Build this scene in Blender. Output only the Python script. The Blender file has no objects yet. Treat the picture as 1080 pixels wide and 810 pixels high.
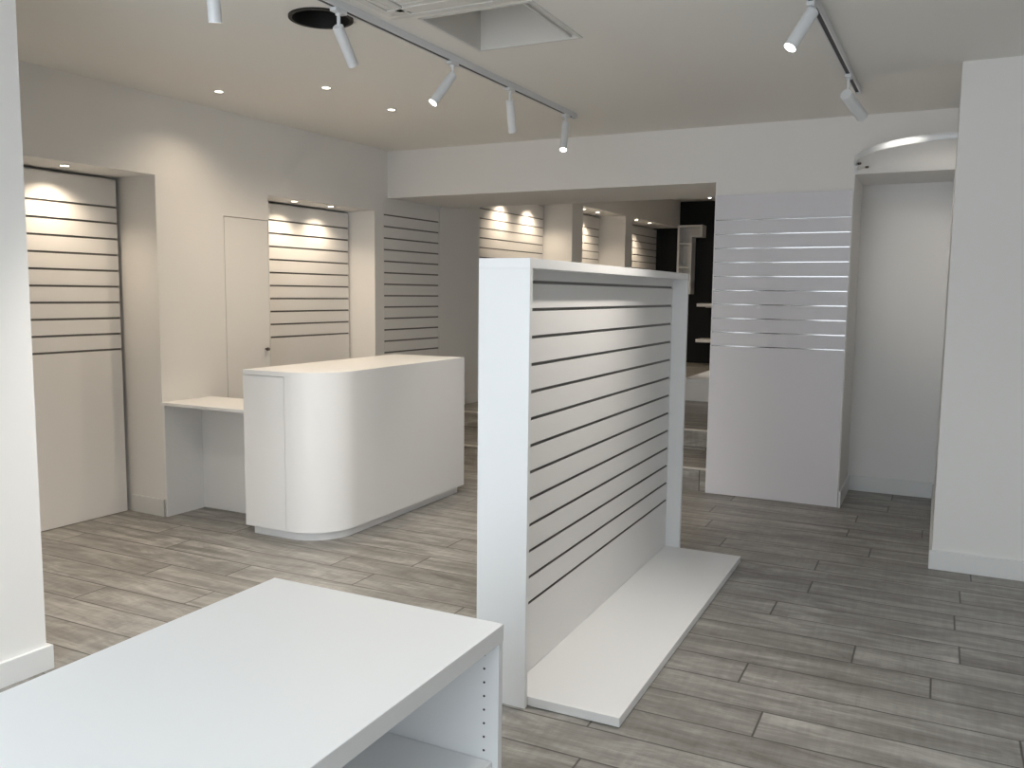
import bpy, bmesh, math, random
from mathutils import Vector, Matrix
random.seed(7)
SC = bpy.context.scene
COL = SC.collection
R = math.radians

# ------------------------------------------------------------------ camera
cam_d = bpy.data.cameras.new('camera')
cam = bpy.data.objects.new('camera', cam_d)
COL.objects.link(cam)
cam_d.sensor_width = 36.0
cam_d.lens = 905.0 / 1080.0 * 36.0
cam_d.clip_start = 0.05
CAM_H = 1.465
PITCH, ROLL, YAW = R(6.0), R(0.62), R(26.4)
def cam_axes():
    f = Vector((0, math.cos(PITCH), -math.sin(PITCH)))
    u = Vector((0, math.sin(PITCH), math.cos(PITCH)))
    x = Vector((1, 0, 0))
    r = x * math.cos(ROLL) + u * math.sin(ROLL)
    v = -x * math.sin(ROLL) + u * math.cos(ROLL)
    m = Matrix.Rotation(YAW, 3, 'Z')
    return m @ r, m @ v, m @ f
_r, _u, _f = cam_axes()
mw = Matrix((( _r.x, _u.x, -_f.x, 0), (_r.y, _u.y, -_f.y, 0), (_r.z, _u.z, -_f.z, CAM_H), (0, 0, 0, 1)))
cam.matrix_world = mw
SC.camera = cam

# ------------------------------------------------------------------ light set-up
SKY_STRENGTH = 8.2
WARM = (1.0, 0.82, 0.61)
NEUTRAL = (1.0, 0.93, 0.84)
P_RECESS = 14.0
P_DOWN = 34.0
P_TRACK = 70.0
SC.view_settings.view_transform = 'Standard'
SC.view_settings.look = 'None'
SC.view_settings.gamma = 1.0
SC.view_settings.use_curve_mapping = False
SC.view_settings.exposure = 0.0

world = bpy.data.worlds.new('world')
SC.world = world
world.use_nodes = True
wn = world.node_tree.nodes; wl_ = world.node_tree.links
wn.clear()
wo = wn.new('ShaderNodeOutputWorld'); bg = wn.new('ShaderNodeBackground')
tc = wn.new('ShaderNodeTexCoord'); sx = wn.new('ShaderNodeSeparateXYZ'); rp = wn.new('ShaderNodeValToRGB')
wl_.new(tc.outputs['Generated'], sx.inputs[0])
mr = wn.new('ShaderNodeMapRange'); mr.inputs[1].default_value = -1; mr.inputs[2].default_value = 1
wl_.new(sx.outputs['Z'], mr.inputs[0]); wl_.new(mr.outputs[0], rp.inputs[0])
rp.color_ramp.elements[0].position = 0.49; rp.color_ramp.elements[0].color = (0.46, 0.49, 0.52, 1)
rp.color_ramp.elements[1].position = 0.78; rp.color_ramp.elements[1].color = (0.80, 0.915, 1.0, 1)
wl_.new(rp.outputs[0], bg.inputs[0]); bg.inputs[1].default_value = SKY_STRENGTH
wl_.new(bg.outputs[0], wo.inputs[0])

WIN_X0, WIN_X1, WIN_Z0, WIN_Z1, WIN_Y = -2.95, 0.25, 0.10, 2.60, -1.1
pd = bpy.data.lights.new('daylight_portal', 'AREA')
pd.shape = 'RECTANGLE'; pd.size = WIN_X1 - WIN_X0; pd.size_y = WIN_Z1 - WIN_Z0
pd.cycles.is_portal = True
po = bpy.data.objects.new('daylight_portal', pd); COL.objects.link(po)
po.location = ((WIN_X0 + WIN_X1) / 2, WIN_Y - 0.02, (WIN_Z0 + WIN_Z1) / 2)
po.rotation_euler = (R(90), 0, 0)     # local -Z points to +Y, into the room

# ------------------------------------------------------------------ materials
def mat(name, col, rough=0.6, metal=0.0, spec=0.5, bump=0.0, bscale=80.0, var=0.0, vscale=3.0):
    m = bpy.data.materials.new(name); m.use_nodes = True
    nt = m.node_tree; b = nt.nodes['Principled BSDF']
    b.inputs['Base Color'].default_value = (*col, 1)
    b.inputs['Roughness'].default_value = rough
    b.inputs['Metallic'].default_value = metal
    b.inputs['Specular IOR Level'].default_value = spec
    if bump or var:
        t = nt.nodes.new('ShaderNodeTexCoord')
    if bump:
        n = nt.nodes.new('ShaderNodeTexNoise'); n.inputs['Scale'].default_value = bscale
        n.inputs['Detail'].default_value = 3
        bp = nt.nodes.new('ShaderNodeBump'); bp.inputs['Strength'].default_value = bump
        bp.inputs['Distance'].default_value = 0.002
        nt.links.new(t.outputs['Object'], n.inputs['Vector'])
        nt.links.new(n.outputs['Fac'], bp.inputs['Height']); nt.links.new(bp.outputs[0], b.inputs['Normal'])
    if var:
        n2 = nt.nodes.new('ShaderNodeTexNoise'); n2.inputs['Scale'].default_value = vscale
        rr = nt.nodes.new('ShaderNodeValToRGB')
        rr.color_ramp.elements[0].position = 0.3; rr.color_ramp.elements[1].position = 0.7
        rr.color_ramp.elements[0].color = (*[c * (1 - var) for c in col], 1)
        rr.color_ramp.elements[1].color = (*[min(1, c * (1 + var)) for c in col], 1)
        nt.links.new(t.outputs['Object'], n2.inputs['Vector'])
        nt.links.new(n2.outputs['Fac'], rr.inputs[0]); nt.links.new(rr.outputs[0], b.inputs['Base Color'])
    return m
def emis(name, col, s):
    m = bpy.data.materials.new(name); m.use_nodes = True
    nt = m.node_tree; nt.nodes.clear()
    o = nt.nodes.new('ShaderNodeOutputMaterial'); e = nt.nodes.new('ShaderNodeEmission')
    e.inputs[0].default_value = (*col, 1); e.inputs[1].default_value = s
    nt.links.new(e.outputs[0], o.inputs[0]); return m

M = {}
M['wall'] = mat('wall_paint', (0.84, 0.83, 0.815), 0.85, bump=0.15, bscale=150, spec=0.3)
M['ceil'] = mat('ceiling_paint', (0.86, 0.845, 0.81), 0.9, bump=0.1, bscale=120, spec=0.2)
M['base'] = mat('baseboard_paint', (0.78, 0.785, 0.78), 0.4)
M['lam'] = mat('white_laminate', (0.85, 0.855, 0.86), 0.38, bump=0.05, bscale=400)
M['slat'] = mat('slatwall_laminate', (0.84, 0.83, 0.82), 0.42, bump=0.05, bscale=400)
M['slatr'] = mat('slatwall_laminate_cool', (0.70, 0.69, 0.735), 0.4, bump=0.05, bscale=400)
M['alu'] = mat('aluminium_bright', (0.27, 0.27, 0.27), 0.10, metal=1.0)
M['alug'] = mat('aluminium_grey', (0.17, 0.165, 0.16), 0.4, metal=0.6)
M['black'] = mat('black_wall_paint', (0.003, 0.0038, 0.0048), 0.5, spec=0.3, var=0.15)
M['blackm'] = mat('black_speaker_mesh', (0.008, 0.007, 0.006), 0.6)
M['fix'] = mat('white_fixture_metal', (0.74, 0.76, 0.78), 0.35)
M['trackdark'] = mat('track_slot', (0.02, 0.02, 0.02), 0.5)
M['plast'] = mat('white_plastic', (0.72, 0.715, 0.69), 0.45)
M['hole'] = mat('pin_hole_dark', (0.02, 0.02, 0.02), 0.8)
M['knob'] = mat('dark_knob_metal', (0.12, 0.10, 0.09), 0.3, metal=0.9)
M['duct'] = mat('hatch_interior', (0.72, 0.70, 0.66), 0.8)
M['nose'] = mat('step_nosing', (0.60, 0.57, 0.53), 0.4)
M['glow_warm'] = emis('downlight_lens', (1.0, 0.90, 0.72), 14.0)
M['glow'] = emis('spot_lens', (1.0, 0.97, 0.90), 16.0)

def wood_floor(name, pw=0.195, pl=1.31, y0=2.81, rot=0.0, tint=(1, 1, 1)):
    m = bpy.data.materials.new(name); m.use_nodes = True
    nt = m.node_tree; N = nt.nodes; L = nt.links; b = N['Principled BSDF']
    def math_(op, a, c=None, v=None):
        n = N.new('ShaderNodeMath'); n.operation = op
        if isinstance(a, (int, float)): n.inputs[0].default_value = a
        else: L.new(a, n.inputs[0])
        if c is not None:
            if isinstance(c, (int, float)): n.inputs[1].default_value = c
            else: L.new(c, n.inputs[1])
        return n.outputs[0]
    g = N.new('ShaderNodeNewGeometry'); mp = N.new('ShaderNodeMapping')
    L.new(g.outputs['Position'], mp.inputs[0])
    mp.inputs['Rotation'].default_value = (0, 0, rot)
    s = N.new('ShaderNodeSeparateXYZ'); L.new(mp.outputs[0], s.inputs[0])
    # vertical faces (risers) use z as the cross direction
    yy = math_('ADD', s.outputs['Y'], s.outputs['Z'])
    v = math_('DIVIDE', math_('SUBTRACT', yy, y0), pw)
    row = math_('FLOOR', v); fv = math_('FRACT', v)
    wnz = N.new('ShaderNodeTexWhiteNoise'); wnz.noise_dimensions = '1D'; L.new(row, wnz.inputs['W'])
    par = math_('MULTIPLY', math_('FRACT', math_('MULTIPLY', row, 0.5)), -1.24)      # every second row is set over by half a plank
    jit = math_('MULTIPLY', math_('SUBTRACT', wnz.outputs['Value'], 0.5), 0.42)
    u = math_('DIVIDE', math_('ADD', math_('ADD', s.outputs['X'], 0.45 + 1.31 * 20), math_('ADD', par, jit)), pl)
    cu = math_('FLOOR', u); fu = math_('FRACT', u)
    # seams
    dv = math_('MINIMUM', fv, math_('SUBTRACT', 1.0, fv)); dv = math_('MULTIPLY', dv, pw)
    du = math_('MINIMUM', fu, math_('SUBTRACT', 1.0, fu)); du = math_('MULTIPLY', du, pl)
    dm = math_('MINIMUM', dv, du)
    seam = N.new('ShaderNodeMapRange'); seam.inputs[1].default_value = 0.0014; seam.inputs[2].default_value = 0.0055
    L.new(dm, seam.inputs[0])
    # per-plank value
    cmb = N.new('ShaderNodeCombineXYZ'); L.new(cu, cmb.inputs[0]); L.new(row, cmb.inputs[1])
    w2 = N.new('ShaderNodeTexWhiteNoise'); w2.noise_dimensions = '3D'; L.new(cmb.outputs[0], w2.inputs['Vector'])
    # grain coords: shifted per plank
    sc = N.new('ShaderNodeVectorMath'); sc.operation = 'SCALE'; sc.inputs['Scale'].default_value = 40.0
    L.new(w2.outputs['Color'], sc.inputs[0])
    gx = N.new('ShaderNodeCombineXYZ'); L.new(s.outputs['X'], gx.inputs[0]); L.new(yy, gx.inputs[1])
    ad = N.new('ShaderNodeVectorMath'); ad.operation = 'ADD'; L.new(gx.outputs[0], ad.inputs[0]); L.new(sc.outputs[0], ad.inputs[1])
    def noise(scale_xyz, sc_, det, rough=0.6, dist=0.0):
        mm = N.new('ShaderNodeMapping'); mm.inputs['Scale'].default_value = scale_xyz; L.new(ad.outputs[0], mm.inputs[0])
        n = N.new('ShaderNodeTexNoise'); n.inputs['Scale'].default_value = sc_; n.inputs['Detail'].default_value = det
        n.inputs['Roughness'].default_value = rough; n.inputs['Distortion'].default_value = dist
        L.new(mm.outputs[0], n.inputs['Vector']); return n.outputs['Fac']
    patch = noise((1.1, 5.0, 1), 2.6, 7, 0.68, 0.9)
    band = noise((0.35, 7.0, 1), 1.8, 2, 0.5, 0.3)
    fine = noise((3.0, 60.0, 1), 2.0, 5, 0.65, 0.2)
    cross = noise((26.0, 3.0, 1), 1.6, 3, 0.6, 0.3)
    rp = N.new('ShaderNodeValToRGB'); el = rp.color_ramp.elements
    def T(c): return (c[0] * tint[0], c[1] * tint[1], c[2] * tint[2], 1)
    el[0].position = 0.25; el[0].color = T((0.150, 0.140, 0.124))
    el[1].position = 0.80; el[1].color = T((0.50, 0.485, 0.455))
    e = el.new(0.50); e.color = T((0.270, 0.258, 0.238))
    acc = math_('ADD', math_('MULTIPLY', patch, 0.50), math_('MULTIPLY', fine, 0.15))
    acc = math_('ADD', acc, math_('MULTIPLY', cross, 0.10))
    acc = math_('ADD', acc, math_('MULTIPLY', band, 0.25))
    acc = math_('ADD', acc, math_('MULTIPLY', math_('SUBTRACT', w2.outputs['Value'], 0.5), 0.045))
    acc = math_('ADD', math_('MULTIPLY', math_('SUBTRACT', acc, 0.5), 1.9), 0.5)
    L.new(acc, rp.inputs[0])
    # cloudy lighter wear marks
    mx = N.new('ShaderNodeMix'); mx.data_type = 'RGBA'; mx.inputs[6].default_value = (0.075, 0.067, 0.058, 1)
    L.new(seam.outputs[0], mx.inputs[0]); L.new(rp.outputs[0], mx.inputs[7])
    L.new(mx.outputs[2], b.inputs['Base Color'])
    b.inputs['Roughness'].default_value = 0.42
    b.inputs['Specular IOR Level'].default_value = 0.45
    bp = N.new('ShaderNodeBump'); bp.inputs['Strength'].default_value = 0.35; bp.inputs['Distance'].default_value = 0.002
    hh = math_('ADD', seam.outputs[0], math_('MULTIPLY', fine, 0.35)); L.new(hh, bp.inputs['Height'])
    L.new(bp.outputs[0], b.inputs['Normal'])
    return m
M['floor'] = wood_floor('grey_oak_planks')

# ------------------------------------------------------------------ mesh helpers
class MB:
    def __init__(s, xf=None): s.bm = bmesh.new(); s.xf = xf or (lambda p: p)
    def box(s, x0, x1, y0, y1, z0, z1):
        vs = [s.bm.verts.new(s.xf(Vector(p))) for p in ((x0,y0,z0),(x1,y0,z0),(x1,y1,z0),(x0,y1,z0),(x0,y0,z1),(x1,y0,z1),(x1,y1,z1),(x0,y1,z1))]
        for f in ((3,2,1,0),(4,5,6,7),(0,1,5,4),(1,2,6,5),(2,3,7,6),(3,0,4,7)): s.bm.faces.new([vs[i] for i in f])
        return s
    def prism(s, pts, z0, z1):
        lo = [s.bm.verts.new(s.xf(Vector((x, y, z0)))) for x, y in pts]; hi = [s.bm.verts.new(s.xf(Vector((x, y, z1)))) for x, y in pts]
        n = len(pts)
        s.bm.faces.new(lo[::-1]); s.bm.faces.new(hi)
        for i in range(n): s.bm.faces.new([lo[i], lo[(i+1) % n], hi[(i+1) % n], hi[i]])
        return s
    def cyl(s, a, b, r0, r1=None, n=24, caps=True):
        a, b = Vector(a), Vector(b); r1 = r0 if r1 is None else r1
        d = (b - a).normalized(); q = d.to_track_quat('Z', 'Y')
        A, B = [], []
        for i in range(n):
            t = 2 * math.pi * i / n; v = Vector((math.cos(t), math.sin(t), 0))
            A.append(s.bm.verts.new(s.xf(a + q @ (v * r0)))); B.append(s.bm.verts.new(s.xf(b + q @ (v * r1))))
        for i in range(n): s.bm.faces.new([A[i], A[(i+1) % n], B[(i+1) % n], B[i]])
        if caps: s.bm.faces.new(A[::-1]); s.bm.faces.new(B)
        return s
    def ring(s, c, z0, z1, ri, ro, n=40):
        L = []
        for r, z in ((ri, z0), (ro, z0), (ro, z1), (ri, z1)):
            L.append([s.bm.verts.new(s.xf(Vector((c[0] + r*math.cos(2*math.pi*i/n), c[1] + r*math.sin(2*math.pi*i/n), z)))) for i in range(n)])
        for k in range(4):
            a, b = L[k], L[(k+1) % 4]
            for i in range(n): s.bm.faces.new([a[i], a[(i+1) % n], b[(i+1) % n], b[i]])
        return s
    def build(s, name, m, parent=None, bevel=0.0, smooth=False):
        bmesh.ops.recalc_face_normals(s.bm, faces=s.bm.faces[:])
        me = bpy.data.meshes.new(name); s.bm.to_mesh(me); s.bm.free()
        me.materials.append(M[m] if isinstance(m, str) else m)
        o = bpy.data.objects.new(name, me); COL.objects.link(o)
        if parent is not None: o.parent = parent
        if smooth:
            for p in me.polygons: p.use_smooth = True
            try: me.set_sharp_from_angle(angle=R(40))
            except Exception: pass
        if bevel:
            b = o.modifiers.new('edge', 'BEVEL'); b.width = bevel; b.segments = 2; b.limit_method = 'ANGLE'
            b.angle_limit = R(50)
        return o
def struct(o, label=None):
    o['kind'] = 'structure'
    if label: o['label'] = label
    return o
def thing(name, label, cat, loc=(0, 0, 0), rz=0.0, group=None):
    o = bpy.data.objects.new(name, None); COL.objects.link(o); o.empty_display_size = 0.1
    o.location = loc; o.rotation_euler = (0, 0, rz); o['label'] = label; o['category'] = cat
    if group: o['group'] = group
    return o

# left wall frame: s runs along the wall, d goes into it
K = Vector((-4.436, 3.892, 0)); WA = R(2.5)
DR = Vector((math.sin(WA), math.cos(WA), 0)); NR = Vector((math.cos(WA), -math.sin(WA), 0))
def WL(p): return K + DR * p.x - NR * p.y + Vector((0, 0, p.z))
def WP(s, d, z): return WL(Vector((s, d, z)))

CZ, BZ = 2.675, 3.02         # ceilings of the shop and of the raised back room
FZ, SZ = 0.345, 0.172        # raised floor, step
S_C0, S_C1 = 2.325, 3.185
RA = (-1.25, 0.0); RB = (0.967, 2.198)
RD = (3.92, 6.15); RE = (6.47, 7.94); RF = (8.22, 10.39)
DEP, DEPB, DEPK = 0.33, 0.27, 0.395

# ------------------------------------------------------------------ setting
struct(MB().box(-5.2, 2.6, -1.7, 7.12, -0.1, 0).build('floor', 'floor'))
struct(MB().box(-5.0, -1.0, 7.10, 14.5, 0.0, FZ).build('floor_raised', 'floor'))

w = MB(WL)
w.box(-1.95, RA[0], 0, .7, 0, CZ).box(RA[0], RA[1], 0, .7, 2.18, CZ).box(RA[0], RA[1], DEP + .08, .7, 0, 2.18)
w.box(RA[1], .545, 0, .7, 0, CZ).box(.545, .960, 0, .7, 1.973, CZ).box(.545, .960, .05, .7, 0, 1.973)
w.box(.960, RB[0], 0, .7, 0, CZ)
w.box(RB[0], RB[1], 0, .7, 2.153, CZ).box(RB[0], RB[1], DEPB + .08, .7, 0, 2.153)
w.box(RB[1], S_C0, 0, .7, 0, CZ)
w.box(S_C0, S_C1, .022, .7, 0, CZ)
w.build('wall_left', 'wall')['kind'] = 'structure'
w = MB(WL)
w.box(S_C1, RD[0], 0, .8, 0, BZ)
for r, nx in ((RD, RE[0]), (RE, RF[0]), (RF, None)):
    w.box(r[0], r[1], 0, .8, 2.59, BZ).box(r[0], r[1], DEPK + .08, .8, FZ, 2.59)
    if nx: w.box(r[1], nx, 0, .8, FZ, BZ)
w.build('wall_left_back', 'wall')['kind'] = 'structure'
struct(MB().box(-5.0, -1.5, 6.30, 7.25, 2.28, 3.1).build('trim_1', 'wall'), 'deep white beam over the opening to the raised room')
w = MB()
w.box(-1.5, -.566, 6.30, 7.25, 0, CZ)
w.box(-.566, .032, 6.30, 7.25, 2.29, CZ).box(-.566, .6, 6.94, 7.25, 0, 2.29)
w.build('wall_end', 'wall')['kind'] = 'structure'
struct(MB().box(.032, 2.6, 5.10, 7.25, 0, CZ).build('wall_right', 'wall'))
struct(MB().box(2.4, 2.6, -1.7, 5.10, 0, CZ).build('wall_side', 'wall'))
struct(MB().prism([(-3.022, 2.063), (-5.2, 2.063), (-5.2, -1.5), (-3.175, -1.5)], 0, CZ).build('wall_near', 'wall'))
w = MB()
w.box(-5.2, WIN_X0, WIN_Y - .2, WIN_Y, 0, CZ).box(WIN_X1, 2.6, WIN_Y - .2, WIN_Y, 0, CZ)
w.box(WIN_X0, WIN_X1, WIN_Y - .2, WIN_Y, 0, WIN_Z0).box(WIN_X0, WIN_X1, WIN_Y - .2, WIN_Y, WIN_Z1, CZ)
w.box(-2.66, -2.34, WIN_Y - .2, WIN_Y, WIN_Z0, WIN_Z1).box(-.55, -.45, WIN_Y - .15, WIN_Y, WIN_Z0, WIN_Z1)
w.build('wall_front', 'wall')['kind'] = 'structure'
struct(MB().box(-5.0, -1.0, 14.27, 14.5, FZ, 3.1).build('wall_back', 'black'))
struct(MB().box(-1.2, -1.0, 7.25, 14.27, FZ, 3.1).build('wall_back_right', 'wall'))
struct(MB().box(-5.0, -1.0, 7.25, 14.5, BZ, 3.1).build('ceiling_back', 'ceil'))

# ceiling with its two openings
HX0, HX1, HY0, HY1 = -2.135, -1.598, 3.355, 3.90
RC, RR = (-2.535, 3.16), 0.130
bm = bmesh.new()
def loop(pts):
    vs = [bm.verts.new((x, y, CZ)) for x, y in pts]
    return [bm.edges.new((vs[i], vs[(i+1) % len(vs)])) for i in range(len(vs))]
ed = loop([(-5.2, -1.7), (2.6, -1.7), (2.6, 6.9), (-5.2, 6.9)])
ed += loop([(HX0, HY0), (HX1, HY0), (HX1, HY1), (HX0, HY1)])
ed += loop([(RC[0] + RR * math.cos(2*math.pi*i/48), RC[1] + RR * math.sin(2*math.pi*i/48)) for i in range(48)])
bmesh.ops.triangle_fill(bm, use_beauty=True, edges=ed)
for f in bm.faces:
    if f.normal.z > 0: f.normal_flip()
ret = bmesh.ops.extrude_face_region(bm, geom=bm.faces[:])
for v in [e for e in ret['geom'] if isinstance(e, bmesh.types.BMVert)]: v.co.z += 0.06
bmesh.ops.recalc_face_normals(bm, faces=bm.faces[:])
me = bpy.data.meshes.new('ceiling'); bm.to_mesh(me); bm.free(); me.materials.append(M['ceil'])
o = bpy.data.objects.new('ceiling', me); COL.objects.link(o); struct(o)

# baseboards
BH, BT = 0.105, 0.014
b = MB(WL); b.box(-.012, -.0, -.0, DEP - .02, 0, .112); b.box(-.012, 0, -.0, 0.0001, 0, .112)
b.build('baseboard_recess', 'base', bevel=.002)['kind'] = 'structure'
b = MB(WL); b.box(RB[1] + .002, S_C0 - .002, -BT, 0, 0, BH); b.build('baseboard_left', 'base', bevel=.002)['kind'] = 'structure'
b = MB(WL); b.box(S_C1 + .05, RD[0], -BT, 0, FZ, FZ + .105); b.build('baseboard_back_left', 'base', bevel=.002)['kind'] = 'structure'
struct(MB().box(.032 - BT, 2.4, 5.10 - BT, 5.10, 0, BH).box(.032 - BT, .032, 5.10, 6.94, 0, BH).build('baseboard_right', 'base', bevel=.002))
struct(MB().box(-.566, .032 - BT, 6.94 - BT, 6.94, 0, .115).box(-.566, -.566 + BT, 6.285, 6.94 - BT, 0, .115).build('baseboard_niche', 'base', bevel=.002))
struct(MB().prism([(-3.004, 2.081), (-3.10, 2.081), (-3.10, 2.0635), (-3.022, 2.0635), (-3.175, -1.5), (-3.157, -1.5)], 0, .095).build('baseboard_near', 'base', bevel=.002))

# flush door
d1 = MB(WL).box(.5495, .9565, .0, .04, .004, 1.9685).build('door_1', 'wall'); struct(d1, 'narrow flush white door in the left wall')
kn = MB(WL); kn.cyl((.912, .002, 1.045), (.912, -.022, 1.045), .006, n=16); kn.cyl((.912, -.018, 1.045), (.912, -.034, 1.045), .013, .011, n=20)
kn.build('door_knob', 'knob', d1, smooth=True)['label'] = 'small dark metal knob'

# ------------------------------------------------------------------ steps
st = thing('stair_step', 'low step clad in grey wood planks at the foot of the opening under the beam', 'step', (-3.0, 6.72, 0))
def at(par, mb, name, m, **kw):
    off = par.matrix_basis.inverted()
    bmesh.ops.transform(mb.bm, matrix=off, verts=mb.bm.verts[:])
    return mb.build(name, m, par, **kw)
at(st, MB().box(-4.335, -1.502, 6.340, 7.10, .0, SZ - .012), 'tread_block', 'floor')
at(st, MB().box(-4.335, -1.502, 6.332, 7.10, SZ - .012, SZ), 'tread', 'floor')
at(st, MB().box(-4.335, -1.502, 6.328, 6.352, SZ - .011, SZ + .003), 'nosing', 'nose')['label'] = 'pale edge strip'
struct(MB().box(-4.30, -1.502, 7.088, 7.112, FZ - .013, FZ + .003).build('trim_2', 'nose'), 'pale edge strip of the raised floor')

# ------------------------------------------------------------------ slatwall
def slat_panel_mesh(W, z0, z1, zs, t=.018, g=.010, dep=.009):
    m = MB(); bm = m.bm
    prof = [(0, z1)]
    for z in sorted(zs, reverse=True):
        prof += [(0, z + g/2), (dep, z + g/2), (dep, z - g/2), (0, z - g/2)]
    prof += [(0, z0)]
    A = [bm.verts.new((0, y, z)) for y, z in prof]; B = [bm.verts.new((W, y, z)) for y, z in prof]
    for i in range(len(prof) - 1): bm.faces.new([A[i], B[i], B[i+1], A[i+1]])
    c = [bm.verts.new(p) for p in ((0, t, z1), (W, t, z1), (W, t, z0), (0, t, z0))]
    bm.faces.new([c[1], c[0], c[3], c[2]])
    bm.faces.new([c[0], c[1], B[0], A[0]]); bm.faces.new([c[3], A[-1], B[-1], c[2]])
    bm.faces.new(A + [c[3], c[0]]); bm.faces.new((B + [c[2], c[1]])[::-1])
    return m
def insert_mesh(W, z, bright=False, g=.010, dep=.009):
    m = MB()
    m.box(.001, W - .001, dep - .0015, dep - .0002, z - g/2 + .0003, z + g/2 - .0003)
    m.box(.001, W - .001, .001, dep - .0015, z - g/2 + .0003, z - g/2 + .0016)
    if bright:   # lip folded over the lower edge
        m.box(.001, W - .001, -.0006, .001, z - g/2 - .0012, z - g/2 + .0016)
    return m
def slatwall(parent, W, z0, z1, zs, pm='slat', im='alug', bright=False, name='board', g=.010):
    p = slat_panel_mesh(W, z0, z1, zs, g=g).build(name, pm, parent)
    for z in zs: insert_mesh(W, z, bright, g=g).build('slot_insert', im, parent)
    return p
RZL = R(90) - WA
GRP = 'slatwall panels along the left wall'
def zl(z0, n, p=.1): return [z0 - p * i for i in range(n)]
def left_panel(s0, s1, d, zb, zt, zs, label, group=None, g=.013):
    loc = WP(s0, d, 0)
    t = thing('slatwall_panel', label, 'wall panel', loc, RZL, group)
    slatwall(t, s1 - s0, zb, zt, zs, g=g)
    if d > .1:
        for bx in (.04, (s1 - s0) / 2 - .02, s1 - s0 - .08): MB().box(bx, bx + .04, .0182, .0795, zb, zt - .03).build('mounting_batten', 'wall', t)
    return t
left_panel(-1.23, -.035, DEP, .004, 2.158, zl(1.987, 10, .1008), 'white slatwall panel with ten dark slots filling the recess nearest the camera, plain below', GRP)
left_panel(RB[0] + .006, RB[1] - .02, DEPB, .004, 2.135, zl(2.010, 10, .1003), 'white slatwall panel in the twin-lit recess behind the curved counter', GRP)
left_panel(S_C0 + .006, S_C1 - .006, .002, .25, 2.235, zl(2.132, 16, .0993), 'unlit white slatwall panel under the beam at the end of the left wall', GRP)
left_panel(RD[0] + .006, RD[1] - .02, DEPK, FZ + .004, 2.565, zl(2.405, 11, .1075), 'widest lit slatwall panel of the raised room, first beyond the beam', GRP)
left_panel(RE[0] + .006, RE[1] - .02, DEPK, FZ + .004, 2.565, zl(2.40, 11, .1075), 'lit slatwall panel of the raised room, in the middle recess', GRP)
left_panel(RF[0] + .006, RF[1] - .02, DEPK, FZ + .004, 2.565, zl(2.43, 11, .1065), 'lit slatwall panel of the raised room beside the black wall', GRP)
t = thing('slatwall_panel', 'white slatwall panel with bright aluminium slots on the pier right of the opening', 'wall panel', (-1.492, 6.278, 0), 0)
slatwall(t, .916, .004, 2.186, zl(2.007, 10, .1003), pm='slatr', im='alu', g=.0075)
MB().box(-.004, .0, -.001, .019, .004, 2.186).box(.916, .920, -.001, .019, .004, 2.186).build('edge_band', 'lam', t)

# ------------------------------------------------------------------ gondola display
G = thing('gondola_display', 'tall freestanding white slatwall display with low floor shelf in the middle of the shop', 'display stand', (-1.242, 2.63, 0), R(.4))
GL, GT, GW, GH = 2.092, .022, .196, 1.586
for y in (0, GL - GT):
    MB().box(-GW, 0, y, y + GT, .0, GH - .034).build('end_panel', 'lam', G, bevel=.0012)
MB().box(-GW, 0, 0, GL, GH - .034, GH).build('top_cap', 'lam', G, bevel=.0012)
MB().box(-GW + .004, -GW + .02, GT, GL - GT, .0, GH - .034).build('back_panel', 'lam', G)
MB().box(-GW + .02, -.101, GT, GL - GT, .0, .05).build('bottom_rail', 'lam', G)
MB().box(-.083, .345, GT + .001, GL - GT - .001, .003, .037).build('base_shelf', 'lam', G, bevel=.0015)
gs = bpy.data.objects.new('slatwall', None); COL.objects.link(gs); gs.parent = G
gs.location = (-.083, GT, 0); gs.rotation_euler = (0, 0, R(90))
slatwall(gs, GL - 2*GT, .037, GH - .034, zl(1.5086, 13, .1001), name='slat_board', g=.012)

# ------------------------------------------------------------------ foreground table
T = thing('display_table', 'low white display table with open shelving underneath in the near left corner', 'table', (-1.16, 1.0, 0))
TX0, TX1, TY0, TY1, TZ, TT = -1.49, -.83, .40, 1.645, .735, .040
def tt(mb, name, m='lam', **kw): return at(T, mb, name, m, **kw)
tt(MB().box(TX0, TX1, TY0, TY1, TZ - TT, TZ), 'tabletop', bevel=.0015)
for y0, inner, sg in ((TY1 - .019, TY1 - .019, -1), (TY0, TY0 + .019, 1)):
    sp = tt(MB().box(TX0 + .002, TX1 - .002, y0 + (-.001 if sg < 0 else .001), y0 + .018, 0, TZ - TT), 'side_panel', bevel=.0008)
    ph = None
    for x in (-.868, -1.111):
        for i in range(18):
            if ph is None: ph = MB().cyl((0, sg * -.0005, 0), (0, sg * .0016, 0), .0027, n=12).build('pin_hole', 'hole', sp)
            else: ph = ph.copy(); COL.objects.link(ph)
            ph.location = (x + 1.16, inner - 1.0, .663 - .032 * i)
tt(MB().box(-1.1695, -1.1505, TY0 + .02, TY1 - .021, .0, TZ - TT), 'divider')
for x0, x1 in ((-1.149, -.846), (-1.474, -1.171)):
    tt(MB().box(x0, x1, TY0 + .021, TY1 - .022, .399, .418), 'shelf', bevel=.0008)
    tt(MB().box(x0, x1, TY0 + .021, TY1 - .022, .06, .079), 'bottom_shelf', bevel=.0008)

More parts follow.
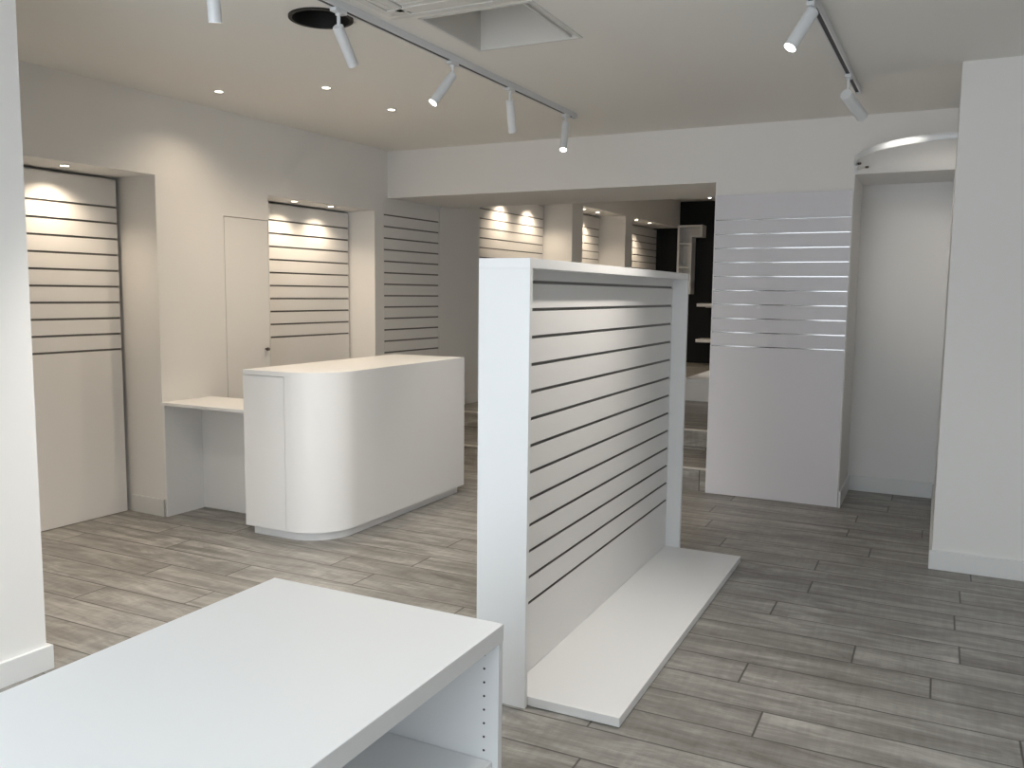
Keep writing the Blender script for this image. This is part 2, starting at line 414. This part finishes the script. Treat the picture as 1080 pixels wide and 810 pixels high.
# ------------------------------------------------------------------ counter
Cn = thing('sales_counter', 'white waist-high counter with one rounded corner and a flat top', 'counter', (-3.4, 4.64, 0))
cx0, cx1, cy0, cy1, cr = -3.70, -3.09, 3.845, 5.44, .285
def foot(ins=0.0, notch=False, n=20):
    x0, x1, y0, y1 = cx0 + ins, cx1 - ins, cy0 + ins, cy1 - ins; r = cr - ins
    if notch: pts = [(x0, y0 + .02), (-3.385, y0 + .02), (-3.385, y0)]
    else: pts = [(x0, y0)]
    for i in range(n + 1):
        a = R(-90) + R(90) * i / n
        pts.append((x1 - r + r * math.cos(a), y0 + r + r * math.sin(a)))
    pts += [(x1, y1), (x0, y1)]
    return pts
at(Cn, MB().prism(foot(.0, True), .055, .972), 'body', 'lam', smooth=True)
at(Cn, MB().prism(foot(), .972, 1.0), 'worktop', 'lam', smooth=True)
at(Cn, MB().box(cx0, -3.3885, cy0, cy0 + .018, .055, .968), 'door', 'lam')
at(Cn, MB().prism(foot(.035), .0, .055), 'plinth', 'lam', smooth=True)

# side desk between counter and wall
Dk = thing('side_desk', 'low white desk wedged between the left wall and the curved counter', 'desk', (-4.05, 4.1, 0))
def wx(y): return -4.436 + math.tan(WA) * (y - 3.892)
at(Dk, MB().prism([(wx(3.880) + .001, 3.880), (-3.705, 3.880), (-3.705, 4.29), (wx(4.29) + .001, 4.29)], .731, .750), 'desktop', 'lam', bevel=.001)
at(Dk, MB().prism([(wx(3.892) + .001, 3.892), (wx(3.892) + .019, 3.892), (wx(4.19) + .019, 4.19), (wx(4.19) + .001, 4.19)], 0, .731), 'side_panel', 'lam')
at(Dk, MB().box(wx(4.19) + .002, -3.705, 4.191, 4.209, 0.003, .731), 'back_panel', 'lam')

# ------------------------------------------------------------------ lamps
def spot_lamp(name, par, loc, direc, power, col, size, blend, rad=.02):
    l = bpy.data.lights.new(name, 'SPOT'); l.energy = power; l.color = col; l.spot_size = R(size); l.spot_blend = blend
    l.shadow_soft_size = rad
    o = bpy.data.objects.new(name, l); COL.objects.link(o)
    o.parent = par; o.location = loc
    o.rotation_euler = Vector(direc).to_track_quat('-Z', 'Y').to_euler()
    return o
def downlight(p, label, group, power, col, size, aim=(0, 0, -1), name='recessed_downlight', r=.030, blend=1.0, lens='glow_warm'):
    t = thing(name, label, 'ceiling light', p, 0, group)
    MB().ring((0, 0), -.004, .0, r * .78, r * 1.12, n=32).build('trim_ring', 'fix', t, smooth=True)
    MB().cyl((0, 0, -.0005), (0, 0, -.0025), r * .76, n=32).build('lens', lens, t)
    spot_lamp('downlight_bulb', t, (0, 0, -.012), aim, power, col, size, blend, .012)
    return t
g3 = 'small downlights in the shop ceiling'
downlight((-4.016, 4.026, CZ), 'small lit downlight in the ceiling closest to the left wall', g3, P_DOWN * .36, WARM, 125, aim=(-.10, 0, -1), r=.03)
downlight((-3.348, 4.214, CZ), 'small lit downlight in the ceiling over the near end of the counter', g3, P_DOWN, WARM, 150, r=.03)
downlight((-3.340, 4.884, CZ), 'small lit downlight in the ceiling over the far end of the counter', g3, P_DOWN, WARM, 150, r=.03)
def aimw(s, d): v = DR * s - NR * d; return (v.x, v.y, -1)
gr = 'recessed lights above the slatwall recesses'
downlight(WP(-.50, .15, 2.18), 'single lit downlight in the top of the nearest slatwall recess', gr, P_RECESS * 1.25, WARM, 128, aimw(0, .1))
downlight(WP(1.34, .10, 2.153), 'left lit downlight above the slatwall recess behind the counter', gr, P_RECESS * 1.0, WARM, 126, aimw(0, .1))
downlight(WP(1.76, .10, 2.153), 'right lit downlight above the slatwall recess behind the counter', gr, P_RECESS * 1.0, WARM, 126, aimw(0, .1))
for s, rr, lab in ((5.02, 'D', None), (5.70, 'D', None), (6.84, 'E', 'left lit downlight of the middle recess in the raised room'), (7.31, 'E', 'right lit downlight of the middle recess in the raised room'),
               (8.64, 'F', 'left lit downlight of the last recess beside the black wall'), (9.22, 'F', 'right lit downlight of the last recess beside the black wall')):
    if lab is None: lab = ('left' if s < 5.4 else 'right') + ' downlight of the widest raised recess, casting a warm pool on its slats'
    downlight(WP(s, {'D': .2, 'E': .16, 'F': .105}[rr], 2.59), lab, gr, P_RECESS * 2.1, WARM, 122, aimw(0, .1), r=.036)

def track(name, a, b, label):
    a, b = Vector(a), Vector(b); L = (b - a).length
    ang = math.atan2(b.y - a.y, b.x - a.x)
    t = thing(name, label, 'lighting track', (a.x, a.y, a.z), ang, 'ceiling lighting tracks')
    W = .017; H = .032
    m = MB()
    m.box(0, L, -W, -.0095, -H, 0).box(0, L, .0095, W, -H, 0).box(0, L, -.0095, .0095, -.012, 0).box(L - .004, L, -.0175, .0175, -H - .0005, 0)
    m.build('rail', 'fix', t, bevel=.001)
    MB().box(.001, L - .05, -.009, .009, -H + .002, -.013).build('conductor_slot', 'trackdark', t)
    return t
track('track_rail', (-2.375, .6, CZ), (-2.279, 5.50, CZ), 'long white lighting track running along the ceiling above the gondola and counter')
track('track_rail', (-.585, 1.0, CZ), (-.500, 5.50, CZ), 'white lighting track on the right side of the ceiling near the niche')

def track_spot(x, y, P, E, label, lit=True, power=0, col=NEUTRAL, size=52, r=.0235, ztrack=None, grp='spotlights on the ceiling tracks', front=False):
    zt = (ztrack if ztrack else CZ) - .032
    t = thing('track_spotlight', label, 'spotlight', (x, y, zt), 0, grp)
    o = Vector((x, y, zt)); P = Vector(P) - o; E = Vector(E) - o; d = (E - P).normalized()
    MB().box(-.015, .015, -.04, .04, -.016, 0).cyl((0, 0, -.016), (0, 0, -.024), .014, n=20).build('adapter', 'fix', t, bevel=.002)
    pv = P + d * .012
    MB().cyl((0, 0, -.022), (0, 0, min(pv.z + .006, -.03)), .0075, n=16).cyl((0, 0, min(pv.z + .006, -.03)), tuple(pv + d * .01), .0075, n=16).build('stem', 'fix', t, smooth=True)
    mb = MB().cyl(tuple(P), tuple(E - d * .012), r, n=32).cyl(tuple(P - d * .004), tuple(P), r * .86, r * .99, n=32, caps=True)
    mb.cyl(tuple(E - d * .012), tuple(E), r, n=32, caps=False).cyl(tuple(E - d * .012), tuple(E), r * .93, n=32, caps=False)
    mb.build('barrel', 'fix', t, smooth=True)
    MB().cyl(tuple(E - d * .0118), tuple(E - d * (.001 if front else .008)), r * .92, n=32).build('lens', 'glow' if lit else 'fix', t)
    if power: spot_lamp('spot_bulb', t, tuple(E + d * .012), tuple(d), power, col, size, 1.0, .045)
    return t
track_spot(-2.357, 2.36, (-2.357, 2.34, 2.57), (-2.380, 2.376, 2.418), 'topmost-left track spotlight, its barrel cut off by the upper picture edge', power=P_TRACK * 1.5, size=95)
track_spot(-2.330, 3.02, (-2.330, 3.015, 2.570), (-2.350, 3.144, 2.449), 'track spotlight in front of the round black ceiling opening', power=P_TRACK * .8, size=80)
track_spot(-2.310, 3.93, (-2.310, 3.930, 2.578), (-2.369, 3.833, 2.426), 'glowing track spotlight tilted left towards the camera, in the middle of the long track', power=P_TRACK * .85, size=95, front=True)
track_spot(-2.297, 4.56, (-2.297, 4.560, 2.575), (-2.310, 4.625, 2.407), 'unlit-looking upright track spotlight, second from the far end of the long track', power=P_TRACK * 1.1, size=70)
track_spot(-2.284, 5.36, (-2.284, 5.355, 2.590), (-2.261, 5.268, 2.402), 'glowing track spotlight at the far end of the long track', power=P_TRACK * .3, size=40, front=True)
track_spot(-.535, 3.76, (-.530, 3.757, 2.610), (-.601, 3.688, 2.460), 'bright spotlight near the top of the right-hand track, aimed at the gondola', power=P_TRACK * 1.2, size=98, front=True, r=.026)
track_spot(-.508, 5.02, (-.505, 4.900, 2.520), (-.437, 5.092, 2.436), 'track spotlight at the far end of the right-hand track, turned to the niche', power=P_TRACK * .35, r=.031)
for y_, z_, lab in ((2.55, 2.62, 'added unseen fill spotlight on the right-hand track above the gondola, over the upper picture edge'), (1.45, 2.62, 'added unseen fill spotlight on the right-hand track nearest the shop window, over the upper picture edge')):
    x_ = -.585 + (y_ - 1.0) * .0189  # both spots are added out of view to lift the light on the right-hand floor
    track_spot(x_, y_, (x_, y_, 2.57), (x_ + .075, y_ + .02, 2.42), lab, power=P_TRACK * .4, size=125)
# raised room
t = track('track_rail', (-3.6, 11.2, BZ), (-1.4, 11.2, BZ), 'short lighting track on the ceiling of the raised back room')
track_spot(-2.80, 11.2, (-2.80, 11.2, 2.86), (-2.72, 11.14, 2.725), 'small white spotlight hanging in front of the black wall of the raised room', power=P_TRACK * 3, r=.031, ztrack=BZ, size=60)

# ------------------------------------------------------------------ ceiling fittings
h = thing('ceiling_hatch', 'square open access hatch in the ceiling beside the air conditioner', 'ceiling hatch', ((HX0 + HX1)/2, (HY0 + HY1)/2, CZ))
m = MB(); e = .012
for x0, x1, y0, y1 in ((HX0 - e, HX0 + .004, HY0 - e, HY1 + e), (HX1 - .004, HX1 + e, HY0 - e, HY1 + e), (HX0, HX1, HY0 - e, HY0 + .004), (HX0, HX1, HY1 - .004, HY1 + e)):
    m.box(x0, x1, y0, y1, CZ - .004, CZ + .002)
at(h, m, 'frame', 'plast')
m = MB(); D_ = .30
m.box(HX0, HX0 + .006, HY0, HY1, CZ + .002, CZ + D_).box(HX1 - .006, HX1, HY0, HY1, CZ + .002, CZ + D_)
m.box(HX0, HX1, HY0, HY0 + .006, CZ + .002, CZ + D_).box(HX0, HX1, HY1 - .006, HY1, CZ + .002, CZ + D_).box(HX0, HX1, HY0, HY1, CZ + D_, CZ + D_ + .01)
at(h, m, 'duct_box', 'duct')
at(h, MB().box(HX1 - .045, HX1 - .037, HY0 + .01, HY1 - .01, CZ + .001, CZ + .012), 'inner_rim', 'plast')

a = thing('ceiling_air_conditioner', 'square white four-way air conditioning cassette set in the ceiling', 'air conditioner', (-1.905, 2.955, CZ))
AX, AY, AS = -1.905, 2.955, .31
m = MB()
def sq(m, s0, s1, z0, z1):
    m.box(AX - s1, AX + s1, AY + s0, AY + s1, z0, z1).box(AX - s1, AX + s1, AY - s1, AY - s0, z0, z1)
    m.box(AX - s1, AX - s0, AY - s0, AY + s0, z0, z1).box(AX + s0, AX + s1, AY - s0, AY + s0, z0, z1)
sq(m, .275, AS, CZ - .022, CZ); sq(m, .19, .235, CZ - .022, CZ); 
m.box(AX - .235, AX + .235, AY - .235, AY + .235, CZ - .006, CZ)
for sx_ in (-1, 1):
    for sy_ in (-1, 1):
        xs = sorted((AX + sx_ * .2, AX + sx_ * .276)); ys = sorted((AY + sy_ * .2, AY + sy_ * .276)); m.box(*xs, *ys, CZ - .022, CZ)
at(a, m, 'casing', 'plast', bevel=.002)
g = MB()
g.box(AX - .188, AX + .188, AY - .188, AY + .188, CZ - .016, CZ - .006)
for i in range(9): g.box(AX - .18, AX + .18, AY - .180 + i * .042, AY - .152 + i * .042, CZ - .020, CZ - .016)
at(a, g, 'intake_grille', 'plast')
for dx, dy in ((0, .255), (0, -.255), (.255, 0), (-.255, 0)):
    if dx == 0: bb = (AX - .198, AX + .198, AY + dy - .019, AY + dy + .019); lv = (AX - .187, AX + .187, AY + dy - .016, AY + dy + .016)
    else: bb = (AX + dx - .019, AX + dx + .019, AY - .198, AY + .198); lv = (AX + dx - .016, AX + dx + .016, AY - .187, AY + .187)
    at(a, MB().box(*bb, CZ - .004, CZ), 'outlet', 'trackdark')
    at(a, MB().box(*lv, CZ - .020, CZ - .012), 'louver', 'plast')

s = thing('round_ceiling_opening', 'round black opening in the ceiling beside the long lighting track', 'ceiling opening', (RC[0], RC[1], CZ))
MB().ring((0, 0), -.008, .002, RR * .97, RR + .012, n=48).build('rim', 'blackm', s, smooth=True)
MB().cyl((0, 0, .002), (0, 0, .20), RR * .985, n=48, caps=False).cyl((0, 0, .199), (0, 0, .2), RR * .985, n=48).build('black_liner', 'blackm', s, smooth=True)

# ------------------------------------------------------------------ curtain rail in the niche
c = thing('curtain_rail', 'curved white rail bowing out from the wall in front of the niche', 'curtain rail', (-.566, 6.3, 2.35))
bm_ = MB(); bm2 = bm_.bm; prev = None
N_ = 40
for i in range(N_ + 1):
    th = R(1.5) + R(88.5) * i / N_
    ctr = Vector((.032 - .592 * math.cos(th), 6.3 - .86 * math.sin(th), 2.362))
    tg = Vector((.592 * math.sin(th), -.86 * math.cos(th), 0)).normalized(); nn = Vector((tg.y, -tg.x, 0))
    rg = []
    for k in range(16):
        a_ = 2 * math.pi * k / 16
        rg.append(bm2.verts.new(ctr + nn * (.009 * math.cos(a_)) + Vector((0, 0, .020 * math.sin(a_)))))
    if prev:
        for k in range(16): bm2.faces.new([prev[k], prev[(k+1) % 16], rg[(k+1) % 16], rg[k]])
    else: bm2.faces.new(rg)
    prev = rg
bm2.faces.new(prev)
at(c, bm_, 'rail', 'fix', smooth=True)
m = MB().box(-.572, -.548, 6.288, 6.30, 2.30, 2.42).cyl((-.560, 6.296, 2.362), (-.556, 6.255, 2.362), .017, n=20)
at(c, m, 'wall_bracket', 'fix', bevel=.002)
m = MB().cyl((-.552, 6.29, 2.325), (-.530, 6.235, 2.318), .011, n=16).cyl((-.530, 6.235, 2.318), (-.497, 6.22, 2.322), .007, n=12)
at(c, m, 'curtain_hook', 'plast', smooth=True)
at(c, MB().cyl((-.497, 6.22, 2.322), (-.478, 6.215, 2.322), .0075, n=12).cyl((-.545, 6.25, 2.352), (-.530, 6.24, 2.352), .008, n=12), 'hook_tip', 'knob', smooth=True)

# ------------------------------------------------------------------ furniture of the raised room
p = thing('display_platform', 'low white plinth on the raised floor seen between gondola and pier', 'platform', (-1.9, 9.8, FZ))
at(p, MB().box(-2.435, -1.25, 9.03, 10.60, .552, .580), 'top', 'lam', bevel=.002)
at(p, MB().box(-2.425, -1.26, 9.045, 10.59, FZ, .552), 'base', 'slat')
L = thing('wall_shelf_unit', 'tall white L-shaped shelf unit on the black back wall', 'shelf unit', (-3.75, 14.1, 1.5))
q = .032; yb0, yb1 = 14.02, 14.268
m = MB()
m.box(-3.945, -3.945 + q, yb0, yb1, 1.49, 2.615).box(-3.945 + q, -3.535, yb0, yb1, 2.615 - q, 2.615)
m.box(-3.535 - q, -3.535, yb0, yb1, 2.42, 2.615 - q).box(-3.735, -3.535 - q, yb0, yb1, 2.42, 2.42 + q * .8)
m.box(-3.735, -3.735 + q, yb0, yb1, 1.49, 2.42).box(-3.945 + q, -3.735, yb0, yb1, 1.49, 1.49 + q)
at(L, m, 'frame', 'lam')
at(L, MB().box(-3.913, -3.735, 14.255, 14.268, 1.522, 2.583).box(-3.735, -3.567, 14.255, 14.268, 2.445, 2.583), 'back_panel', 'slat')
for z in (2.30, 1.92): at(L, MB().box(-3.913, -3.735, yb0 + .01, 14.255, z, z + .025), 'shelf', 'lam')
for z, lab in ((1.292, 'upper white floating shelf on the black wall beside the pier'), (.715, 'lower white floating shelf on the black wall beside the pier')):
    f = thing('floating_shelf', lab, 'shelf', (-3.0, 14.1, z), 0, 'white shelves on the black wall')
    MB().box(-.535, .9, -.30, .168, 0, .050).build('board', 'lam', f, bevel=.002)
    MB().box(-.50, .86, .162, .169, -.02, 0).build('wall_cleat', 'fix', f)
